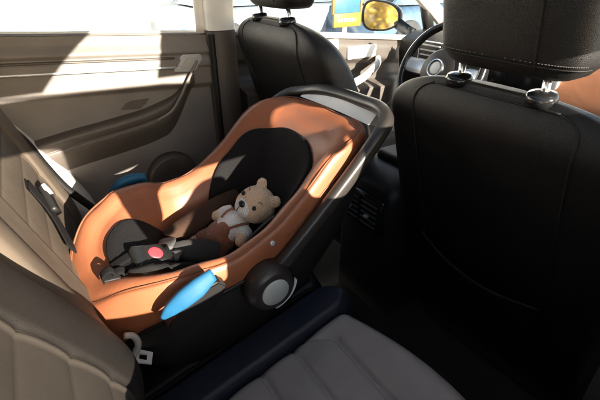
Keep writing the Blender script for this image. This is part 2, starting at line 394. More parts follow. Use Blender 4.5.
bm = bm_new(); box(bm, (1.30, 1.478, fb(1.3)-.07), (.17, .02, .055), .006); box(bm, (1.08, 1.478, fb(1.08)-.055), (.16, .02, .06), .006); obj('sunlit_patch', bm, 'white_pl', fd, angle=40)  # white boxes painted for the sunlit pieces of the door
bm = bm_new(); grid(bm, lambda u, v: (u, 1.517-.08*(v+.2), v), np.linspace(.672, 1.9, 6), np.linspace(-.32, .15, 5)); obj('window_glass', bm, 'glass', fd)
bm = bm_new()
a0, a1 = aty(430, 40, 1.47), aty(424, -6, 1.44)
tube(bm, [a0, a1], (.03, .024), up=(0, 1, 0), sm=0); obj('window_post', bm, 'blk_plastic', fd)
mr = aty(381, 16, 1.72)
mi = empty('door_mirror', tuple(mr), 'black door mirror reflecting yellow foliage', 'mirror')
nrm = Vector((-.968, -.25, -.03)).normalized(); su = Vector((0, 0, 1)).cross(nrm).normalized(); sv = nrm.cross(su)
def mshape(k, n, s): 
    a = 2*math.pi*k/n; c, d = math.cos(a), math.sin(a)
    return su*(.108*s*sse(c, .75)) + sv*(.068*s*sse(d, .75)*(1.+.22*sse(c, 1)*-1))
bm = bm_new(); c0 = Vector(mr)
loft(bm, [[c0+nrm*h+mshape(k, 40, s) for k in range(40)] for h, s in ((-.10, .35), (-.09, .6), (-.06, .9), (-.02, 1.06), (.008, 1.1), (.012, 1.06), (.004, .96))], True, True, False)
obj('housing', bm, 'blk_plastic', mi)
bm = bm_new(); bm.faces.new([bm.verts.new(c0+nrm*.005+mshape(k, 40, .97)) for k in range(40)]); obj('mirror_glass', bm, 'mirror', mi, smooth=False)
bm = bm_new(); tube(bm, [c0-nrm*.04-Vector((0, .07, .02)), c0-nrm*.04-Vector((0, .17, .06)), (mr[0]+.03, 1.51, mr[2]-.07)], (.03, .022), up=(1, 0, 0)); obj('mirror_arm', bm, 'blk_plastic', mi)
rd = Vector(mr).normalized(); rd = rd-2*rd.dot(nrm)*nrm; TP = Vector(mr)+rd*6.5; TX, TY = TP.x, TP.y; TZ = TP.z-2.0
# yellow tree behind (reflected in the mirror)
tr = empty('autumn_tree', (TX, TY, GZ), 'yellow leaved tree mirrored in the door mirror', 'tree')
bm = bm_new(); tube(bm, [(TX, TY, GZ), (TX+.05, TY, GZ+.6), (TX-.05, TY+.05, TZ+2.2), (TX, TY, TZ+3)], [.14, .1, .07, .03], up=(1, 0, 0))
for k in range(7):
    a = k*2.4; tube(bm, [(TX, TY, TZ+.9+.25*k), (TX+.6*math.cos(a), TY+.6*math.sin(a), TZ+1.4+.25*k), (TX+1.1*math.cos(a), TY+1.1*math.sin(a), TZ+1.9+.22*k)], [.05, .03, .012], n=7)
obj('trunk', bm, 'bark', tr)
bm = bm_new()
for k in range(2600):
    d = Vector(np.random.normal(size=3)).normalized(); q = Vector((TX, TY, TZ+2.0)) + Vector((d.x*1.7, d.y*1.7, d.z*1.4))*random.uniform(.35, 1.)**.6*(.8+.25*math.sin(5*d.x)*math.cos(4*d.y+d.z*3))
    u = Vector(np.random.normal(size=3)).normalized(); v = u.orthogonal().normalized(); s = random.uniform(.05, .1)
    bm.faces.new([bm.verts.new(q+u*s), bm.verts.new(q+v*s*.6), bm.verts.new(q-u*s), bm.verts.new(q-v*s*.6)])
obj('crown', bm, 'leaf', tr, smooth=False)

bm = bm_new()
tube(bm, [aty(452, 36, 1.46), aty(440, 17, 1.45), aty(425, -1, 1.43), aty(405, -24, 1.40), (1.15, 1.36, .12)], (.035, .028), up=(0, 1, 0))
tag(obj('windscreen_pillar', bm, 'headliner'), 'slanting pale pillar beside the windscreen', 'pillar')
bm = bm_new(); grid(bm, lambda u, v: (1.98-.78*u, v, -.24+.36*u+.05*math.sin(math.pi*u)), np.linspace(0, 1, 8), np.linspace(.08, 1.44, 8))
tag(obj('windscreen', bm, 'glass'), 'raked clear windscreen above the dashboard', 'windscreen')

# ------------------------------------------------------------------ dashboard
da = empty('dashboard', (1.7, .8, -.5), 'dark dashboard with round vents, screen and tan lower panel', 'dashboard')
bm = bm_new()
dprof = [(2.0, -.26), (1.75, -.255), (1.62, -.262), (1.55, -.29), (1.535, -.34), (1.55, -.42), (1.58, -.55), (1.64, -.75), (2.0, -.8)]
loft(bm, [[(x-.05*math.exp(-((y-.8)/.25)**2), y, z+.025*math.exp(-((y-1.06)/.2)**2)*(z > -.3)) for x, z in dprof] for y in np.linspace(.06, 1.47, 50)], False)
obj('dash_body', bm, 'blk_plastic', da, angle=40)
bm = bm_new(); grid(bm, lambda y, u: (1.50-.05*u-.05*math.sin(math.pi*u)-.02*math.exp(-((y-.8)/.25)**2), y, -.27-.26*u), np.linspace(.10, .70, 20), np.linspace(0, 1, 14)); obj('dash_panel', bm, 'tan_dash', da)
bm = bm_new(); box(bm, (1.44, .80, -.345), (.02, .30, .16), .008); sc_ = obj('screen_surround', bm, 'pale_pl', da, angle=40)
bm = bm_new(); box(bm, (1.428, .80, -.33), (.006, .20, .10), .002); obj('screen', bm, 'gloss', da, angle=40)
bm = bm_new(); box(bm, (1.426, .685, -.335), (.012, .02, .10), .003); obj('blue_button', bm, 'blue', da)
for yy in (1.26, .99):
    bm = bm_new(); c = (1.53, yy, -.325)
    box(bm, c, (.03, .13, .09), .012); v = obj('vent', bm, 'blk_plastic', da, angle=40)
    bm = bm_new()
    for k in range(4): box(bm, (1.512, yy, -.357+.021*k), (.01, .108, .006), .001)
    s_ = obj('vent_slat', bm, 'pale_pl', v, smooth=False); s_.matrix_parent_inverse = v.matrix_world.inverted()
bm = bm_new(); tube(bm, [(1.52, yy+d, -.325+e) for yy in (1.26,) for d, e in ((-.07, -.045), (-.07, .045), (.07, .045), (.07, -.045), (-.07, -.045))], .004, up=(1, 0, 0), n=8, sm=0); obj('vent_bezel', bm, 'steel', da)
# steering wheel
wc = Vector((1.34, 1.056, -.345)); wn = Vector((-.90, 0, .43)).normalized(); wu = Vector((0, 1, 0)); wv = wn.cross(wu)
sw = empty('steering_wheel', tuple(wc), 'black steering wheel with a bright round badge', 'steering wheel')
bm = bm_new(); R0 = .182; rings = []
for k in range(64):
    a = 2*math.pi*k/64; d = wu*math.cos(a)+wv*math.sin(a)
    rings.append([wc+d*(R0+.015*math.cos(b))+wn*(.017*math.sin(b)) for b in np.linspace(0, 2*math.pi, 14, endpoint=False)])
rings.append(rings[0]); loft(bm, rings); bmesh.ops.remove_doubles(bm, verts=bm.verts, dist=.0002); obj('rim', bm, 'gloss', sw)
bm = bm_new(); lathe(bm, wc-wn*.03, wn, [(0, .06), (.0, .085), (.035, .085), (.05, .07), (.056, .03)], 36); obj('airbag_cover', bm, 'blk_plastic', sw)
for a in (0, math.pi, math.pi*1.5):
    bm = bm_new(); d = wu*math.cos(a)-wv*abs(math.sin(a))
    tube(bm, [wc+d*.06-wn*.01, wc+d*.12-wn*.012, wc+d*.175], (.03, .008), up=wn, n=12); obj('spoke', bm, 'steel', sw)
bm = bm_new(); lathe(bm, wc+wn*.02, wn, [(0, .034), (.012, .036), (.016, .033), (.012, .029)], 36, False); obj('badge_ring', bm, 'chrome', sw)
bm = bm_new(); lathe(bm, wc+wn*.022, wn, [(.006, .0295), (.010, .02), (.011, .002)], 36); obj('badge', bm, 'white_pl', sw)

# ------------------------------------------------------------------ centre console with rear vents
co = empty('centre_console', (.95, .8, FL), 'black centre console with twin rear air vents', 'console')
bm = bm_new()
def cons(x):
    top = interp(x, [.76, .80, .9, 1.1, 1.4], [-.59, -.555, -.535, -.55, -.60])
    return top
def csec(x, top, w):
    pts = []
    for k in range(33):
        a = math.pi*k/32; pts.append((x, .815+w*sse(math.cos(a), .35), top-.14+.14*sse(math.sin(a), .35)))
    return [(x, .815+w, FL)] + pts + [(x, .815-w, FL)]
loft(bm, [csec(x, cons(x), w) for x, w in ((.775, .100), (.782, .112), (.80, .122), (.85, .126), (1.0, .126), (1.4, .12), (1.55, .12))], False, True, False)
obj('console_body', bm, 'blk_plastic', co, angle=50)
bm = bm_new(); box(bm, (1.05, .80, -.535), (.34, .19, .05), .018, 3); obj('armrest', bm, 'blk_leather', co, angle=60)
fx = .770
bm = bm_new(); box(bm, (fx+.004, .815, -.665), (.02, .185, .125), .014, 3); fr = obj('vent_frame', bm, 'gloss', co, angle=50)
for s in (-1, 1):
    bm = bm_new(); cy = .815+s*.042
    box(bm, (fx-.005, cy, -.665), (.012, .072, .096), .003); vn = obj('vent', bm, 'blk_plastic', co, angle=40)
    bm = bm_new()
    for k in range(5): box(bm, (fx-.012, cy, -.702+.0185*k), (.014, .068, .004), .001, 1, Matrix.Rotation(math.radians(25), 3, 'Y'))
    o = obj('vent_slat', bm, 'belt_grey', vn, smooth=False); o.matrix_parent_inverse = vn.matrix_world.inverted()
    bm = bm_new(); box(bm, (fx-.022, cy, -.668), (.012, .016, .008), .002); o = obj('vent_tab', bm, 'steel', vn); o.matrix_parent_inverse = vn.matrix_world.inverted()

# ------------------------------------------------------------------ front seats
SX, SY = .716, .43     # headrest post line of the passenger seat
def mid_x(z): return SX - .34*(z+.19)
ZT, ZBm = -.188, -1.07
def half_w(z):
    w = interp(z, [-1.0, -.8, -.5, -.33], [.285, .29, .286, .276])
    t = min(max((z+.34)/(ZT+.34), 0), 1)
    return w*(1-t**3.2)**(1/2.6) if t > 0 else w
def th_r(z): return .055*max(.15, 1-(max(0, (z+.29)/(ZT+.29)))**2.2)+.012*smooth(-.5, -.9, z)
def th_f(z): return interp(z, [-1.0, -.7, -.4, -.3, -.22, -.19], [.10, .13, .125, .10, .055, .02])
def back_pt(z, a):
    """a angle: 0 = +Y side, pi/2 = rear face"""
    c, s = math.cos(a), math.sin(a); w = half_w(z)
    y = SY + w*sse(c, .62)
    if s >= 0: x = mid_x(z) - th_r(z)*sse(s, .62)
    else:
        bol = 1 + .0*abs(c)
        x = mid_x(z) + th_f(z)*abs(s)**.6*(.72+.28*smooth(.45, .75, abs(c)))*bol
    return np.array((x, y, z))
def rear_at(y, z, off=0.):
    """rear surface at lateral y"""
    w = half_w(z); c = min(max((y-SY)/w, -1), 1); c = sse(c, 1/.62); s = math.sqrt(max(0, 1-c*c))
    return np.array((mid_x(z) - th_r(z)*sse(s, .62) - off, y, z - off*.3))
def make_seat(label):
    t = empty('front_seat', (.95, SY, FL), label, 'car seat', 'front car seats')
    zs = np.concatenate([np.linspace(ZBm, -.30, 30), -.30+(ZT+.30)*np.sin(np.linspace(.06, 1, 18)*math.pi/2)])
    bm = bm_new(); loft(bm, [[back_pt(z, a) for a in np.linspace(0, 2*math.pi, 72, endpoint=False)] for z in zs], True, True, True)
    obj('backrest', bm, 'blk_leather', t)
    # piped seams around the rear panel
    for s in (-1, 1):
        bm = bm_new()
        path = [rear_at(SY+s*(.172-.02*smooth(-.6, -1, z)), z, .0005) for z in np.linspace(-.96, -.245, 26)]
        path += [rear_at(SY+s*d, z, .0005) for d, z in ((.166, -.228), (.152, -.214), (.13, -.206))]
        tube(bm, path, .0024, up=(0, 1, 0), n=7, sm=2); obj('piping', bm, 'seat_seam', t)
    bm = bm_new(); tube(bm, [rear_at(SY+d, -.206-.0*d, .0005) for d in np.linspace(-.13, .13, 14)], .0022, up=(0, 0, 1), n=7, sm=2); obj('top_seam', bm, 'seat_seam', t)
    # map pocket
    bm = bm_new()
    def pk(u, v):
        y = SY + (u-.5)*.345; ztop = -.655-.03*math.sin(math.pi*u)+.02*(u-.5); z = ztop+(-.95-ztop)*v
        return rear_at(y, z, .010+.016*math.sin(math.pi*u)*(1-v)**1.5 - .008*v)
    grid(bm, pk, np.linspace(0, 1, 26), np.linspace(0, 1, 16)); obj('map_pocket', bm, 'blk_leather', t)
    bm = bm_new(); tube(bm, [pk(u, 0) for u in np.linspace(0, 1, 16)], (.004, .005), up=(0, 0, 1), n=8, sm=2); obj('pocket_hem', bm, 'seat_seam', t)
    # headrest
    hc = np.array((SX+.0, SY-.006, -.04)); bm = bm_new(); rings = []
    for k, z in enumerate(np.concatenate([[-.118], np.linspace(-.112, .075, 16), [.085]])):
        q = z/.1
        e = 1 - .13*max(0, -z-.085)/.033 if z < 0 else 1
        e = min(max(1-abs((z+.016)/.103)**9*.22, .5), 1)
        w = .136*e*(1-.10*max(0, z/.09)); d = .062*e
        rings.append([hc+np.array((-d*sse(math.sin(a), .55)-.24*z+.012*math.cos(a)**2*0, w*sse(math.cos(a), .5), z)) for a in np.linspace(0, 2*math.pi, 56, endpoint=False)])
    loft(bm, rings, True, True, True); hr = obj('headrest', bm, 'blk_leather', t)
    bm = bm_new()
    tube(bm, [(hc[0]-.0627-.24*z, hc[1]-.072, hc[2]+z) for z in np.linspace(-.10, .075, 10)], .0014, up=(0, 1, 0), n=6, sm=0)
    ringz = -.096
    tube(bm, [hc+np.array((-.0625*sse(math.sin(a), .55)-.24*ringz,   .1365*sse(math.cos(a), .5), ringz)) for a in np.linspace(.05, math.pi-.05, 40)], .0012, up=(0, 0, 1), n=6, sm=0)
    o = obj('seam', bm, 'seat_seam', hr); o.matrix_parent_inverse = hr.matrix_world.inverted()
    bm = bm_new()
    for k in range(54):
        a = .22+(math.pi-.44)*k/53
        p = hc+np.array((-.0632*sse(math.sin(a), .55)-.24*(ringz+.006), .137*sse(math.cos(a), .5), ringz+.006)); box(bm, p, (.0012, .0026, .0009))
    o = obj('stitching', bm, 'door', hr, smooth=False); o.matrix_parent_inverse = hr.matrix_world.inverted()
    for s in (-1, 1):
        bm = bm_new(); tube(bm, [(SX+.02, SY+s*.085, -.26), (SX-.0, SY+s*.085, -.13)], .0068, up=(0, 1, 0), n=16, sm=0); obj('headrest_post', bm, 'chrome', t)
        bm = bm_new(); lathe(bm, (SX+.003, SY+s*.085, -.203), (-.1, 0, 1), [(0, .026), (.014, .026), (.021, .0225), (.023, .012)], 26); obj('post_collar', bm, 'gloss', t)
    # cushion
    bm = bm_new(); rings = []
    for x in np.concatenate([[.93, .935, .95], np.linspace(1.0, 1.36, 10), [1.40, 1.42]]):
        e = min(1, 1-max(0, (x-1.30)/.125)**2*.5); zc = -.74+.06*(x-1.)
        rings.append([(x, SY+.245*e*sse(math.cos(a), .6), zc-.06+.085*e*sse(math.sin(a), .6)+.02*abs(math.cos(a))**3) for a in np.linspace(0, 2*math.pi, 40, endpoint=False)])
    loft(bm, rings, True, True, True); obj('seat_cushion', bm, 'blk_leather', t)
    bm = bm_new(); box(bm, (1.15, SY, -.94), (.42, .40, .20), .04, 3); obj('seat_base', bm, 'blk_plastic', t)
    return t
def copy_tree(o, parent=None):
    c = o.copy(); C.objects.link(c)
    if parent is not None:
        inv = o.matrix_parent_inverse.copy(); c.parent = parent; c.matrix_parent_inverse = inv
    for ch in list(o.children): copy_tree(ch, c)
    return c
seat = make_seat('black leather front passenger seat, its dark back fills one side')
far = copy_tree(seat); far.location = Vector(seat.location)+Vector((-.056, .74, .06))
far['label'] = 'black leather driver seat behind the child carrier, near the steering wheel'

# ------------------------------------------------------------------ rear bench
rb = empty('rear_bench', (.25, .8, FL), 'dark grey leather rear bench with ribbed seat panels', 'bench seat')
def plane_z(x): return -.76-.255*(.517-x)
def groove(d, w=.006): return math.exp(-(d/w)**2)
def cushion(y0, y1, name, ins, mat_=('gry_leather', 'lit_perf')):
    bm = bm_new(); nx, ny = 150, 130
    def f(u, v):
        y = y0+(y1-y0)*v
        xf = .52+.055*math.sin(math.pi*min(max((y1-y)/(y1-y0)*.9, 0), 1))
        x = -.03+(xf+.03)*u
        z = plane_z(x)+.012
        e = min(y-y0, y1-y)
        z -= (.045 if ins else .018)*(1-min(1, e/(.03 if ins else .02)))**2.2
        z -= .07*(1-min(1, max(0, xf-x)/.055))**2.3
        # insert
        if ins:
            iy0, iy1 = y0+.11, y1-.004
            xl = .437-.07*smooth(iy1-.062, iy1+.002, y)
            z += .014*smooth(iy0+.01, iy0-.06, y)
            inside = (iy0 < y < iy1 and x < xl)
            dd = min(abs(y-iy0) if x < xl else 9, abs(x-xl) if y > iy0 else 9)
            z -= .010*groove(dd, .005)
            if inside:
                for k in range(6):
                    xs_ = .345-.09*k
                    z -= .007*groove(x-xs_, .006)
                ph = ((x-.345) % .09)/.09; z += .006*math.sin(math.pi*ph)-.003
            else:
                z += .008*smooth(0, .06, dd if dd < 9 else .06)
        else:
            z += .003*math.sin(math.pi*v)-.004
        return (x, y, z)
    us = np.linspace(0, 1, nx); vs_ = np.linspace(0, 1, ny)
    rows = grid(bm, f, us, vs_)
    def rim_(): 
        r = [rows[-1][j] for j in range(ny)]; return r
    # skirts
    for strip in (rows[-1], [r[0] for r in rows], [r[-1] for r in rows]):
        lo = [bm.verts.new((v.co.x-.0, v.co.y, min(v.co.z-.0, -.9)-.10)) for v in strip]
        for i in range(len(strip)-1): bm.faces.new((strip[i], strip[i+1], lo[i+1], lo[i]))
    bm.faces.ensure_lookup_table()
    o = obj(name, bm, mat_[0], rb)
    if ins:
        o.data.materials.append(M[mat_[1]])
        pass
    return o
M['cush'] = mat('lit_cushion_leather', (.40, .372, .362), .34, bump=.25, bscale=420, kind='leather')  # bench leather lightened so its colour carries the glow on the cushion
M['sky_tint'] = mat('sky_tinted_leather', (.030, .034, .050), .40, bump=.25, bscale=420, kind='leather')  # blue sky reflection put into the leather colour
cushion(.05, .574, 'seat_cushion', True, ('cush', 'cush'))
cushion(.580, .683, 'centre_cushion', False, ('sky_tint',))
cushion(.688, 1.40, 'seat_cushion', False, ('blk_leather',))
bm = bm_new(); tube(bm, [(x, .684, plane_z(x)+.006-.05*max(0, (x-.47)/.05)**2) for x in np.linspace(-.02, .53, 16)], .004, up=(0, 0, 1), n=8, sm=2); obj('piping', bm, 'gry_leather', rb)

def bx(z):
    q = z+.655
    return -.006-.314*(.5*(q+math.sqrt(q*q+.0016)))-.10*max(0, -q-.03)
def bx2(z): return interp(z, [-.95, -.80, -.72, -.649, -.576, -.5, -.428, -.333, -.2, -.08], [-.08, -.045, -.026, -.008, .003, -.018, -.052, -.102, -.16, -.21])
def backrest(y0, y1, bol0, bol1, mats=('gry_leather', 'lit_perf')):
    bm = bm_new()
    def f(u, v):
        z = -.90+.80*u; y = y0+(y1-y0)*v; x = (bx if y0 > .3 else bx2)(z)
        e = min(y-y0, y1-y); x -= .05*(1-min(1, e/.035))**2.2
        i0, i1 = y0+bol0, y1-bol1
        d0, d1 = y-i0, i1-y
        if d0 > 0 and d1 > 0:
            x -= .009*smooth(0, .012, min(d0, d1))
            ph = ((z+.36) % .07)/.07
            x += .006*math.sqrt(max(0, 1-(2*ph-1)**2))-.004
        dm = min(abs(d0), abs(d1)); x -= .007*groove(dm, .005)
        if d0 <= 0 or d1 <= 0: x += .012*math.sin(math.pi*min(1, e/.12))
        x -= .05*max(0, (u-.93)/.07)**2
        return (x, y, z)
    v0, v1 = bol0/(y1-y0), 1-bol1/(y1-y0)
    vv = np.unique(np.concatenate([np.linspace(0, v0, 40), v0+(v1-v0)*np.array([0, .004, .01, .02, .03, .045, .06]), np.linspace(v0+(v1-v0)*.08, v0+(v1-v0)*.92, 40), v0+(v1-v0)*np.array([.94, .955, .97, .98, .99, .996, 1]), np.linspace(v1, 1, 40)]))
    rows = grid(bm, f, np.linspace(0, 1, 260), vv)
    for strip in (rows[-1], [r[0] for r in rows], [r[-1] for r in rows]):
        lo = [bm.verts.new((v.co.x-.09, v.co.y, v.co.z)) for v in strip]
        for i in range(len(strip)-1): bm.faces.new((strip[i], strip[i+1], lo[i+1], lo[i]))
    o = obj('backrest', bm, list(mats), rb)
    for p in o.data.polygons:
        if y0+bol0 < p.center.y < y1-bol1: p.material_index = 1
backrest(.05, .575, .12, .125)
backrest(.582, 1.36, .215, .12, ('sunlit_leather', 'sunlit_leather'))
# parcel shelf / boot wall and side trim behind the bench
bm = bm_new(); grid(bm, lambda u, v: (-.25-.6*u, v, -.17), np.linspace(0, 1, 4), np.linspace(.0, 1.52, 6))
structure(obj('shelf_panel', bm, 'carpet', smooth=False))
st = [(-.30, -.12), (-.20, -.30), (-.12, -.40), (-.05, -.52), (.02, -.66), (.06, -.80), (.08, -1.05)]
bm = bm_new(); P = [np.array((x, 0, z)) for x, z in st]; P = catmull(P, 6)
loft(bm, [[(p[0]+dx, y, p[2]) for p in P] for dx, y in ((-.22, 1.33), (-.10, 1.345), (-.03, 1.36), (.0, 1.39), (.01, 1.44), (.01, 1.52))], False)
tag(obj('side_trim', bm, 'cream'), 'pale curved side trim between the rear bench and the door edge', 'trim panel')

# ------------------------------------------------------------------ infant carrier
cs = empty('child_seat', (.25, .83, -.86), 'tan leather infant carrier with black shell and carry handle', 'child seat')
YC, B = .83, .212
XC, A = .287, .352
def zr(x): return interp(x, [-.06, .0, .07, .15, .24, .32, .40, .50, .57, .64], [-.625, -.562, -.532, -.527, -.535, -.507, -.452, -.362, -.342, -.336])
def zb(x): return interp(x, [-.06, .0, .05, .09, .15, .21, .28, .34, .42, .50, .56, .64], [-.630, -.566, -.550, -.560, -.608, -.660, -.680, -.650, -.580, -.486, -.425, -.37])
def dfl(x): return interp(x, [-.06, .0, .06, .14, .22, .32, .42, .52, .64], [.09, .095, .075, .055, .038, .045, .075, .085, .07])
def plan(a, s):
    c, d = math.cos(a), math.sin(a)
    n = 2.4 if c < 0 else 5.0
    k = 1./((abs(c)**n+abs(d)**n)**(1/n))
    bb = B*(1-.06*smooth(.1, -.05, XC+A*c*k))
    return XC+A*s*c*k, YC+bb*s*d*k
def wall(r): return .12*r**2+.88*smooth(.45, 1.03, r)**1.25
RI = .80
def inner(a, s):
    x, y = plan(a, s); r = min(s/RI, 1); 
    xe = plan(a, RI)[0]
    return np.array((x, y, zb(x)+(zr(x)-zb(x))*wall(r)))
NT = 128; TH = np.linspace(0, 2*math.pi, NT, endpoint=False)
rings = []
for s in (.01, .08, .16, .24, .32, .40, .47, .53, .59, .64, .69, .73, .77, .80): rings.append([inner(a, s) for a in TH])
def roll(a, s, dz):
    x, y = plan(a, s); return np.array((x, y, zr(x)+dz))
for s, dz in ((.83, .010), (.87, .017), (.91, .020), (.945, .0185), (.962, .0150), (.972, .0175), (.99, .014), (1.005, .004), (1.014, -.012)): rings.append([roll(a, s, dz) for a in TH])
for f in (.4, .7, 1.): rings.append([np.array((*plan(a, 1.018-.012*f), zr(plan(a, 1)[0])-.012-dfl(plan(a, 1)[0])*f)) for a in TH])
rings.append([np.array((*plan(a, .985), zr(plan(a, 1)[0])-.010-dfl(plan(a, 1)[0]))) for a in TH])
bm = bm_new(); loft(bm, rings, True, True, False)
for v in bm.verts:   # soft padding wrinkles
    x, y, z = v.co
    v.co.z += .0025*math.sin(31*x+7*y)*math.sin(23*y+1.5)+.0015*math.sin(67*x+40*y)
cover = obj('seat_cover', bm, 'tan_leather', cs)
def inner_xy(x, y, off=0.):
    """inner surface over plan point, pushed up by off along the local normal"""
    def z_(x, y):
        dx, dy = x-XC, y-YC; a = math.atan2(dy/B, dx/A)
        c, d = math.cos(a), math.sin(a); n = 2.4 if c < 0 else 5.0
        s = (abs(dx/A)**n+abs(dy/B)**n)**(1/n)
        if s <= RI: return zb(x)+(zr(x)-zb(x))*wall(s/RI)
        return zr(x)+.018
    z = z_(x, y); e = .004
    nx, ny = -(z_(x+e, y)-z_(x-e, y))/(2*e), -(z_(x, y+e)-z_(x, y-e))/(2*e)
    n = np.array((nx, ny, 1.)); n /= np.linalg.norm(n)
    return np.array((x, y, z))+n*off
# cover seams: along the rim and across the foot and the head wings
def seam(pts, r=.0022, name='seam', m='tan_seam'):
    bm = bm_new(); tube(bm, pts, r, up=(0, .3, 1), n=7, sm=2); o = obj(name, bm, m, cover); o.matrix_parent_inverse = cover.matrix_world.inverted(); return o
seam([roll(a, .962, .0165) for a in np.linspace(-2.9, 2.9, 90)])
for yy in (-1, 1):
    seam([roll(yy*a, 1.016, -.028-.02*smooth(1.2, .8, a)) for a in np.linspace(1.35, .35, 24)])
# small press studs
for px, py in ((215, 272), (269, 241)):
    a = [t for t in np.linspace(-2.8, -.3, 400)]
    best = min(a, key=lambda t: (lambda p: (300+400*p.dot(RT)/p.dot(FW)-px)**2+(200-400*p.dot(UP)/p.dot(FW)-py-(-4))**2)(roll(t, 1.005, .004)))
    c = roll(best, 1.012, -.006); bm = bm_new(); lathe(bm, c, (0, -1, .25), [(-.002, .0062), (.003, .0060), (.0045, .004), (.004, .0015)], 18); obj('press_stud', bm, 'steel', cs)
# shell
def base_pt(a):
    c, d = math.cos(a), math.sin(a); return np.array((.23+.20*sse(c, .8), YC+.135*sse(d, .7), -.862+.03*abs(c)**3))
rings = []
for f in np.linspace(0, 1, 14):
    ring = []
    for a in TH:
        x, y = plan(a, .992); zt = zr(x)-.004-dfl(x)*.9
        p = np.array((x, y, zt)); q = base_pt(a)
        w = f**1.7 if True else f
        pp = p*(1-w)+q*w; pp[2] = p[2]*(1-f)+q[2]*f
        if .35 < f < .45: pp[2] -= .0
        ring.append(pp)
    rings.append(ring)
rings.append([np.array((.23, YC, -.862))*.5+p*.5 for p in rings[-1]])
bm = bm_new(); loft(bm, rings, True, False, True); obj('shell', bm, 'shell', cs)
# shell lip line
bm = bm_new(); tube(bm, [np.array((*plan(a, 1.008), zr(plan(a, 1)[0])-.010-dfl(plan(a, 1)[0]))) for a in np.linspace(-2.95, 2.95, 80)], (.004, .006), up=(0, 0, 1), n=8, sm=2); obj('shell_lip', bm, 'blk_plastic', cs)
# handle with hubs
hp = [(.312, .606, -.592), (.37, .598, -.535), (.495, .594, -.412), (.59, .600, -.322), (.636, .622, -.292), (.662, .675, -.284), (.672, .75, -.287), (.674, .83, -.289)]
hp = hp + [(.666, .91, -.294), (.656, .985, -.312), (.632, 1.042, -.330), (.582, 1.072, -.372), (.495, 1.072, -.448), (.37, 1.050, -.600), (.312, 1.040, -.665)]
bm = bm_new(); tube(bm, hp, [(.014, .020), (.0145, .018), (.015, .017), (.016, .016), (.016, .0155), (.016, .0155), (.016, .0155), (.016, .0155), (.016, .016), (.015, .017), (.0145, .018), (.014, .020)], up=(-.73, 0, .68), n=20, ex=2.6)
obj('carry_handle', bm, 'handle', cs)
for s in (-1, 1):
    c = (.308, YC+s*(.232 if s < 0 else .224), -.602 if s < 0 else -.672)
    q = 1. if s < 0 else .72
    bm = bm_new(); lathe(bm, c, (0, s, 0), [(-.03, .058*q), (.005, .059*q), (.016, .056*q), (.026, .047*q), (.030, .038*q), (.028, .033*q)], 40); h = obj('handle_hub', bm, 'handle', cs)
    bm = bm_new(); lathe(bm, (c[0], c[1]+s*.024, c[2]), (0, s, 0), [(0, .0325*q), (.006, .0325*q), (.008, .030*q), (.009, .002)], 40); o = obj('hub_button', bm, 'silver', h); o.matrix_parent_inverse = h.matrix_world.inverted()
    bm = bm_new(); tube(bm, [(c[0]+.062*q*math.cos(a), c[1]+s*.006, c[2]+.062*q*math.sin(a)) for a in np.linspace(-1.45, -.1, 12)], (.004, .011), up=(0, 1, 0), n=8, sm=0); o = obj('hub_marker', bm, 'white_pl', h); o.matrix_parent_inverse = h.matrix_world.inverted()
    # blue belt guide
    path = [(.080, .602, -.548), (.095, .594, -.530), (.12, .588, -.514), (.15, .586, -.504), (.184, .592, -.498)]
    if s > 0: path = [(x, 2*YC-y, z-.016) for x, y, z in path]
    bm = bm_new(); tube(bm, path, [(.006, .006), (.013, .009), (.018, .012), (.019, .011), (.013, .008)], up=(0, s*.9, .5), n=14, ex=3.); obj('belt_guide', bm, 'blue', cs)
    ol = [(.082, -.572), (.10, -.556), (.125, -.540), (.16, -.530), (.196, -.526), (.212, -.545), (.19, -.585), (.14, -.607), (.10, -.606)]
    bm = bm_new(); prism(bm, [(x, YC+s*.236, z) for x, z in ol], (0, -s*.05, 0)); bmesh.ops.bevel(bm, geom=bm.edges[:], offset=.004, segments=2, affect='EDGES'); obj('belt_hook', bm, 'blk_plastic', cs, angle=40)
# added white panel behind the head end: overexposed sunlight as colour
bm = bm_new(); grid(bm, lambda u, v: (.639+.026*v, YC+(u-.5)*.30, -.324+.028*v+.003*math.sin(math.pi*u)), np.linspace(0, 1, 14), np.linspace(0, 1, 6)); obj('sunlit_panel', bm, 'white_pl', cs)
# padded inserts
def pad(cx, cy, rx, ry, off, name, m, ex=2.):
    bm = bm_new(); n = 64; rings = []
    for s, o in ((1.0, -.002), (1.0, off*.55), (.985, off*.85), (.95, off), (.8, off+.001), (.6, off+.001), (.4, off), (.2, off), (.02, off)):
        ring = []
        for k in range(n):
            a = 2*math.pi*k/n; ring.append(inner_xy(cx+rx*s*sse(math.cos(a), 2/ex), cy+ry*s*sse(math.sin(a), 2/ex), o))
        rings.append(ring)
    loft(bm, rings, True, False, True); return obj(name, bm, m, cs)
pad(.405, YC+.008, .130, .158, .012, 'head_pad', 'blk_mesh', 2.4)
pad(.135, YC-.03, .108, .120, .012, 'hip_pad', 'blk_mesh', 2.2)
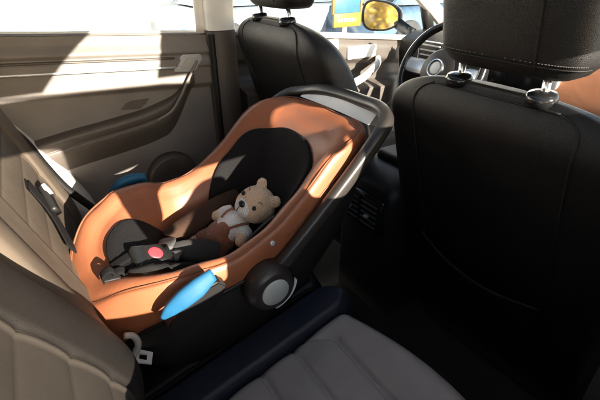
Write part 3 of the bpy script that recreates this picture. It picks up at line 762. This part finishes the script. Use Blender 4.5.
# tan loop label on the head pad
# harness pads, crotch buckle, straps
bm = bm_new(); tube(bm, [(.385, .905, -.545), (.33, .905, -.560), (.26, .895, -.575), (.20, .875, -.582), (.165, .86, -.580)], [(.026, .020), (.031, .026), (.031, .026), (.028, .024), (.02, .014)], up=(-.4, 0, .9), n=18, ex=2.5); obj('harness_pad', bm, 'brown_pad', cs)
bm = bm_new(); tube(bm, [(.262, .760, -.590), (.235, .772, -.588), (.205, .785, -.584), (.178, .797, -.578), (.158, .808, -.574)], [(.020, .008), (.030, .013), (.031, .014), (.024, .012), (.014, .009)], up=(-.3, -.3, .9), n=18, ex=2.8); obj('harness_pad', bm, 'gry_mesh', cs)
bk = np.array((.107, .757, -.537)); R = Matrix.Rotation(math.radians(24), 3, 'Y') @ Matrix.Rotation(math.radians(14), 3, 'X') @ Matrix.Rotation(math.radians(8), 3, 'Z')
bm = bm_new(); box(bm, bk, (.088, .058, .026), .009, 4, R); bc = obj('buckle', bm, 'gloss', cs, angle=50)
bm = bm_new(); lathe(bm, Vector(bk)+R @ Vector((.004, 0, .0115)), R @ Vector((0, 0, 1)), [(0, .0165), (.0035, .016), (.005, .012), (.0045, .002)], 28); o = obj('release_button', bm, 'red', bc); o.matrix_parent_inverse = bc.matrix_world.inverted()
bm = bm_new(); box(bm, Vector(bk)+R @ Vector((.006, 0, .010)), (.048, .046, .009), .004, 3, R); o = obj('button_surround', bm, 'blk_plastic', bc); o.matrix_parent_inverse = bc.matrix_world.inverted()
for d, y2 in ((.018, .86), (-.016, .808)):
    e = np.array((.168, y2-.015, -.574)); s0 = np.array(Vector(bk)+R @ Vector((.04, d, .0)))
    bm = bm_new(); tube(bm, [s0, (s0+e)/2+np.array((0, 0, .006)), e], [(.015, .004), (.02, .006), (.016, .005)], up=(0, 0, 1), n=12, ex=3); obj('buckle_tongue', bm, 'belt_grey', cs)
bm = bm_new(); tube(bm, [inner_xy(.03, .765, .013), inner_xy(.05, .765, .014), inner_xy(.075, .768, .016), (.10, .765, -.548)], (.013, .0025), up=(0, 0, 1), n=10, ex=4); obj('crotch_strap', bm, 'strap', cs)
# adjuster at the foot end
aj = aty(97, 268, .79)
bm = bm_new(); tube(bm, [inner_xy(.05, .735, .004), inner_xy(.035, .735, .004), inner_xy(.02, .735, .005)], (.010, .003), up=(0, 0, 1), n=10, ex=4)
tube(bm, [inner_xy(.03, .738, .004), inner_xy(.027, .738, .018), inner_xy(.014, .738, .020), inner_xy(.008, .738, .008)], (.0095, .002), up=(.3, 0, 1), n=10, ex=4); obj('adjuster_strap', bm, 'strap', cs)
bm = bm_new(); box(bm, inner_xy(.022, .735, .005), (.034, .026, .006), .003, 2, Matrix.Rotation(math.radians(18), 3, 'Y')); obj('adjuster_plate', bm, 'blk_plastic', cs, angle=40)
# plastic strap guides at the near and far wing
for s in (-1,):
    c = inner_xy(.335, YC+s*.148, .006)
    bm = bm_new(); tube(bm, [inner_xy(.30, YC+s*.155, .004), inner_xy(.335, YC+s*.158, .008), inner_xy(.375, YC+s*.155, .004)], (.014, .004), up=(0, -s*.7, .7), n=10, ex=3); obj('strap_guide', bm, 'blk_plastic', cs)
bm = bm_new(); pth = [inner_xy(.548-.0*k, YC+.0, .0) for k in (0,)]
lab = [inner_xy(.425, YC+.03+.008*k, .0145) for k in range(-4, 4)]
tube(bm, lab, (.004, .0012), up=(-.6, 0, .7), n=8, sm=2, ex=4); obj('cloth_label', bm, 'fur', cs)

for o in [cs]+list(cs.children_recursive):
    if o.type == 'MESH':
        for v in o.data.vertices: v.co.z += (.12*(1-smooth(.05, .30, v.co.x))+.15*(1-smooth(-.06, .06, v.co.x)))*(v.co.y-YC)*smooth(-.86, -.70, v.co.z)
# ------------------------------------------------------------------ teddy bear
H = Vector((.392, .80, -.510))-Vector(UP)*.010; U = Vector(RT*.64+UP*.68-FW*.34).normalized(); F = Vector(RT*-.52+UP*.08-FW*.85); F = (F-U*F.dot(U)).normalized(); L = U.cross(F).normalized()
if L.y < 0: L = -L      # L points to +Y
tb = empty('teddy_bear', tuple(H-U*.15), 'small crocheted tan bear in brown dungarees sitting in the carrier', 'soft toy')
def bp(u, f, l): return H+U*u+F*f+L*l
BD = Vector((-.76, .20, -.62)).normalized()   # from neck down the body
N = H+BD*.045; T = H+BD*.105+F*.0
bf = (F-BD*F.dot(BD)).normalized(); bl = BD.cross(bf).normalized()
if bl.y < 0: bl = -bl
AX = (bl, bf, BD)
near_hand = Vector((.312, .748, -.582)); far_hand = Vector((.30, .872, -.565))
near_sh = N+BD*.022-bl*.036; far_sh = N+BD*.022+bl*.034
def remesh(o, vox=.0028, sm=6):
    m = o.modifiers.new('Remesh', 'REMESH'); m.mode = 'VOXEL'; m.voxel_size = vox; m.use_smooth_shade = True
    m = o.modifiers.new('Smooth', 'SMOOTH'); m.iterations = sm; m.factor = .6
bm = bm_new()
ball(bm, H, (.053, .051, .050), (L, F, U), 32)
ball(bm, H-U*.012+F*.012, (.050, .043, .036), (L, F, U), 32)
ball(bm, T, (.042, .038, .058), AX)
for s in (-1, 1):
    ball(bm, bp(.046, -.004, s*.034), (.017, .009, .017), (L, F, U))
    leg0 = T+BD*.045+bl*s*.022; leg1 = leg0+BD*.05+bf*.012+bl*s*.012
    tube(bm, [leg0, (leg0+leg1)/2, leg1], [.022, .02, .019], up=bf, n=14)
    ball(bm, leg1, (.020, .024, .02), AX)
for a, b in ((near_sh, near_hand), (far_sh, far_hand)):
    m_ = (a+b)/2+bf*.006; tube(bm, [a, m_, b], [.017, .0165, .015], up=bf, n=14); ball(bm, b, (.0155,)*3)
body = obj('body', bm, 'fur', tb); remesh(body)
bm = bm_new(); ball(bm, bp(-.016, .040, 0), (.030, .020, .024), (L, F, U), 28); mz = obj('muzzle', bm, 'white_yarn', tb)
bm = bm_new(); ball(bm, bp(-.004, .060, 0), (.0105, .006, .0085), (L, F, U), 18); obj('nose', bm, 'gloss', tb)
bm = bm_new(); tube(bm, [bp(-.010, .0605, 0), bp(-.022, .0605, 0), bp(-.030, .057, 0)], .0011, up=L, n=6); obj('mouth', bm, 'gloss', tb)
for s in (-1, 1):
    bm = bm_new(); ball(bm, bp(.010, .0452, s*.0275), (.0062, .0045, .0062), (L, F, U), 16); obj('eye', bm, 'gloss', tb)
    bm = bm_new(); tube(bm, [bp(.026, .0405, s*.022), bp(.031, .038, s*.027), bp(.031, .035, s*.033)], .0012, up=F, n=6); obj('eyebrow', bm, 'tan_seam', tb)
# shirt with sleeves
bm = bm_new(); ball(bm, T-BD*.012, (.0435, .0400, .050), AX, 28)
for a, b in ((near_sh, near_hand), (far_sh, far_hand)):
    e = a+(b-a)*.68; tube(bm, [a, (a+e)/2+bf*.005, e], [.020, .0205, .0185], up=bf, n=16)
sh = obj('shirt', bm, 'white_yarn', tb); remesh(sh)
# dungarees: lower body, bib and straps
bm = bm_new(); ball(bm, T+BD*.026, (.0465, .0425, .046), AX, 28)
for s in (-1, 1):
    leg0 = T+BD*.045+bl*s*.022; leg1 = leg0+BD*.038+bf*.010+bl*s*.010
    tube(bm, [leg0, (leg0+leg1)/2, leg1], [.025, .0245, .023], up=bf, n=16)
ball(bm, T-BD*.003+bf*.012-bl*.004, (.028, .0335, .026), AX, 24)
dg = obj('dungarees', bm, 'brown_yarn', tb); remesh(dg)
for s in (-1, 1):
    bm = bm_new(); tube(bm, [T-BD*.016+bf*.042+bl*s*.020, T-BD*.032+bf*.037+bl*s*.025, T-BD*.046+bf*.026+bl*s*.028, T-BD*.054+bf*.010+bl*s*.028], (.004, .002), up=bf, n=8); obj('shoulder_strap', bm, 'brown_yarn', tb)

for o in tb.children:
    for v in o.data.vertices: v.co = H+BD*.05+(v.co-H-BD*.05)*.95
# ------------------------------------------------------------------ belts and anchor by the carrier foot
bt = empty('seat_belt_buckle', (.02, .62, -.80), 'pale plastic belt guide with a metal latch plate beside the carrier', 'belt buckle')
def scr(px, py, y): return aty(px, py, y)
bm = bm_new()
g = [scr(*t, .655) for t in ((124, 336), (133, 336), (138, 343), (136, 352), (129, 362), (122, 371))]
tube(bm, g, (.007, .006), up=(0, 1, 0), n=10); obj('belt_loop', bm, 'pale_pl', bt)
def atp(px, py):
    d = ray(px, py); n = np.array((-.15, -.55, .8)); return d*(n.dot((.03, .655, -.735))/n.dot(d))
bm = bm_new(); c = [atp(*t) for t in ((133, 349), (153, 353.5), (151.5, 365), (132, 363))]
ci = [atp(*t) for t in ((139.5, 354.5), (147.5, 355.5), (147, 361.5), (138.8, 360))]
top = [np.array(p)+np.array((0, 0, .004)) for p in c]; topi = [np.array(p)+np.array((0, 0, .004)) for p in ci]
loft(bm, [c, top, topi, ci, c]); bmesh.ops.remove_doubles(bm, verts=bm.verts, dist=.0002); obj('latch_plate', bm, 'white_pl', bt, smooth=False)
# rear belt on the far backrest; its dark strap also stands for a shadow
sb = empty('seat_belt', (.0, 1.15, -.7), 'dark strap painted as lap belt and shadow, pale tongue, on the sunlit rear backrest', 'seat belt')
w1 = [(20, 158), (31, 186), (45, 206), (60, 226), (70, 246)]
def on_back(px, py, off=.004):
    d = ray(px, py); t = (-.0075-.314*.64)/(d[0]+.314*d[2]); p = d*t; return p+np.array((off, 0, .3*off))
bm = bm_new(); tube(bm, [on_back(*t) for t in ((27, 186), (36, 196), (46, 208), (58, 226), (72, 252))], [(.028, .002)]*5, up=(1, 0, .3), n=10, ex=4); obj('belt_and_shadow', bm, 'strap', sb)  # dark strap drawn for the belt and the shadow around it
bm = bm_new(); p0, p1 = on_back(39, 190, .010), on_back(52, 214, .010); tube(bm, [p0, (p0+p1)/2, p1], (.016, .008), up=(1, 0, .3), n=12, ex=4); obj('belt_tongue', bm, 'blk_plastic', sb)
bm = bm_new(); p0, p1 = on_back(37, 188, .016), on_back(44, 198, .016); tube(bm, [p0, p1], (.018, .005), up=(1, 0, .3), n=12, ex=4, sm=2); obj('latch_plate', bm, 'pale_pl', sb)

# ------------------------------------------------------------------ light, sky, camera
SUN = Vector((.15, -1., .33)).normalized()
sun = bpy.data.lights.new('sun', 'SUN'); sun.energy = 24.; sun.angle = math.radians(.5); sun.color = (1., .92, .80)
so = bpy.data.objects.new('sun', sun); C.objects.link(so); so.rotation_euler = SUN.to_track_quat('Z', 'Y').to_euler()
w = bpy.data.worlds.new('World'); S.world = w; w.use_nodes = True
nt = w.node_tree; bg = nt.nodes['Background']; sk = nt.nodes.new('ShaderNodeTexSky'); sk.sky_type = 'NISHITA'; sk.sun_disc = False
el = math.asin(SUN.z); sk.sun_elevation = el; sk.sun_rotation = math.atan2(SUN.x, SUN.y)
nt.links.new(sk.outputs['Color'], bg.inputs['Color']); bg.inputs['Strength'].default_value = .42
cam = bpy.data.cameras.new('camera'); co_ = bpy.data.objects.new('camera', cam); C.objects.link(co_)
cam.sensor_fit = 'HORIZONTAL'; cam.sensor_width = 36; cam.lens = 24; cam.clip_start = .02; cam.clip_end = 300
z = -Vector(FW).normalized(); x = Vector(RT).normalized(); y = z.cross(x)
co_.matrix_world = Matrix((x, y, z)).transposed().to_4x4()
S.camera = co_
S.view_settings.view_transform = 'Standard'; S.view_settings.look = 'None'; S.view_settings.exposure = 0
S.render.engine = 'CYCLES'
S.cycles.use_denoising = True; S.cycles.max_bounces = 8; S.cycles.diffuse_bounces = 5; S.cycles.transparent_max_bounces = 8
S.cycles.sample_clamp_indirect = 6
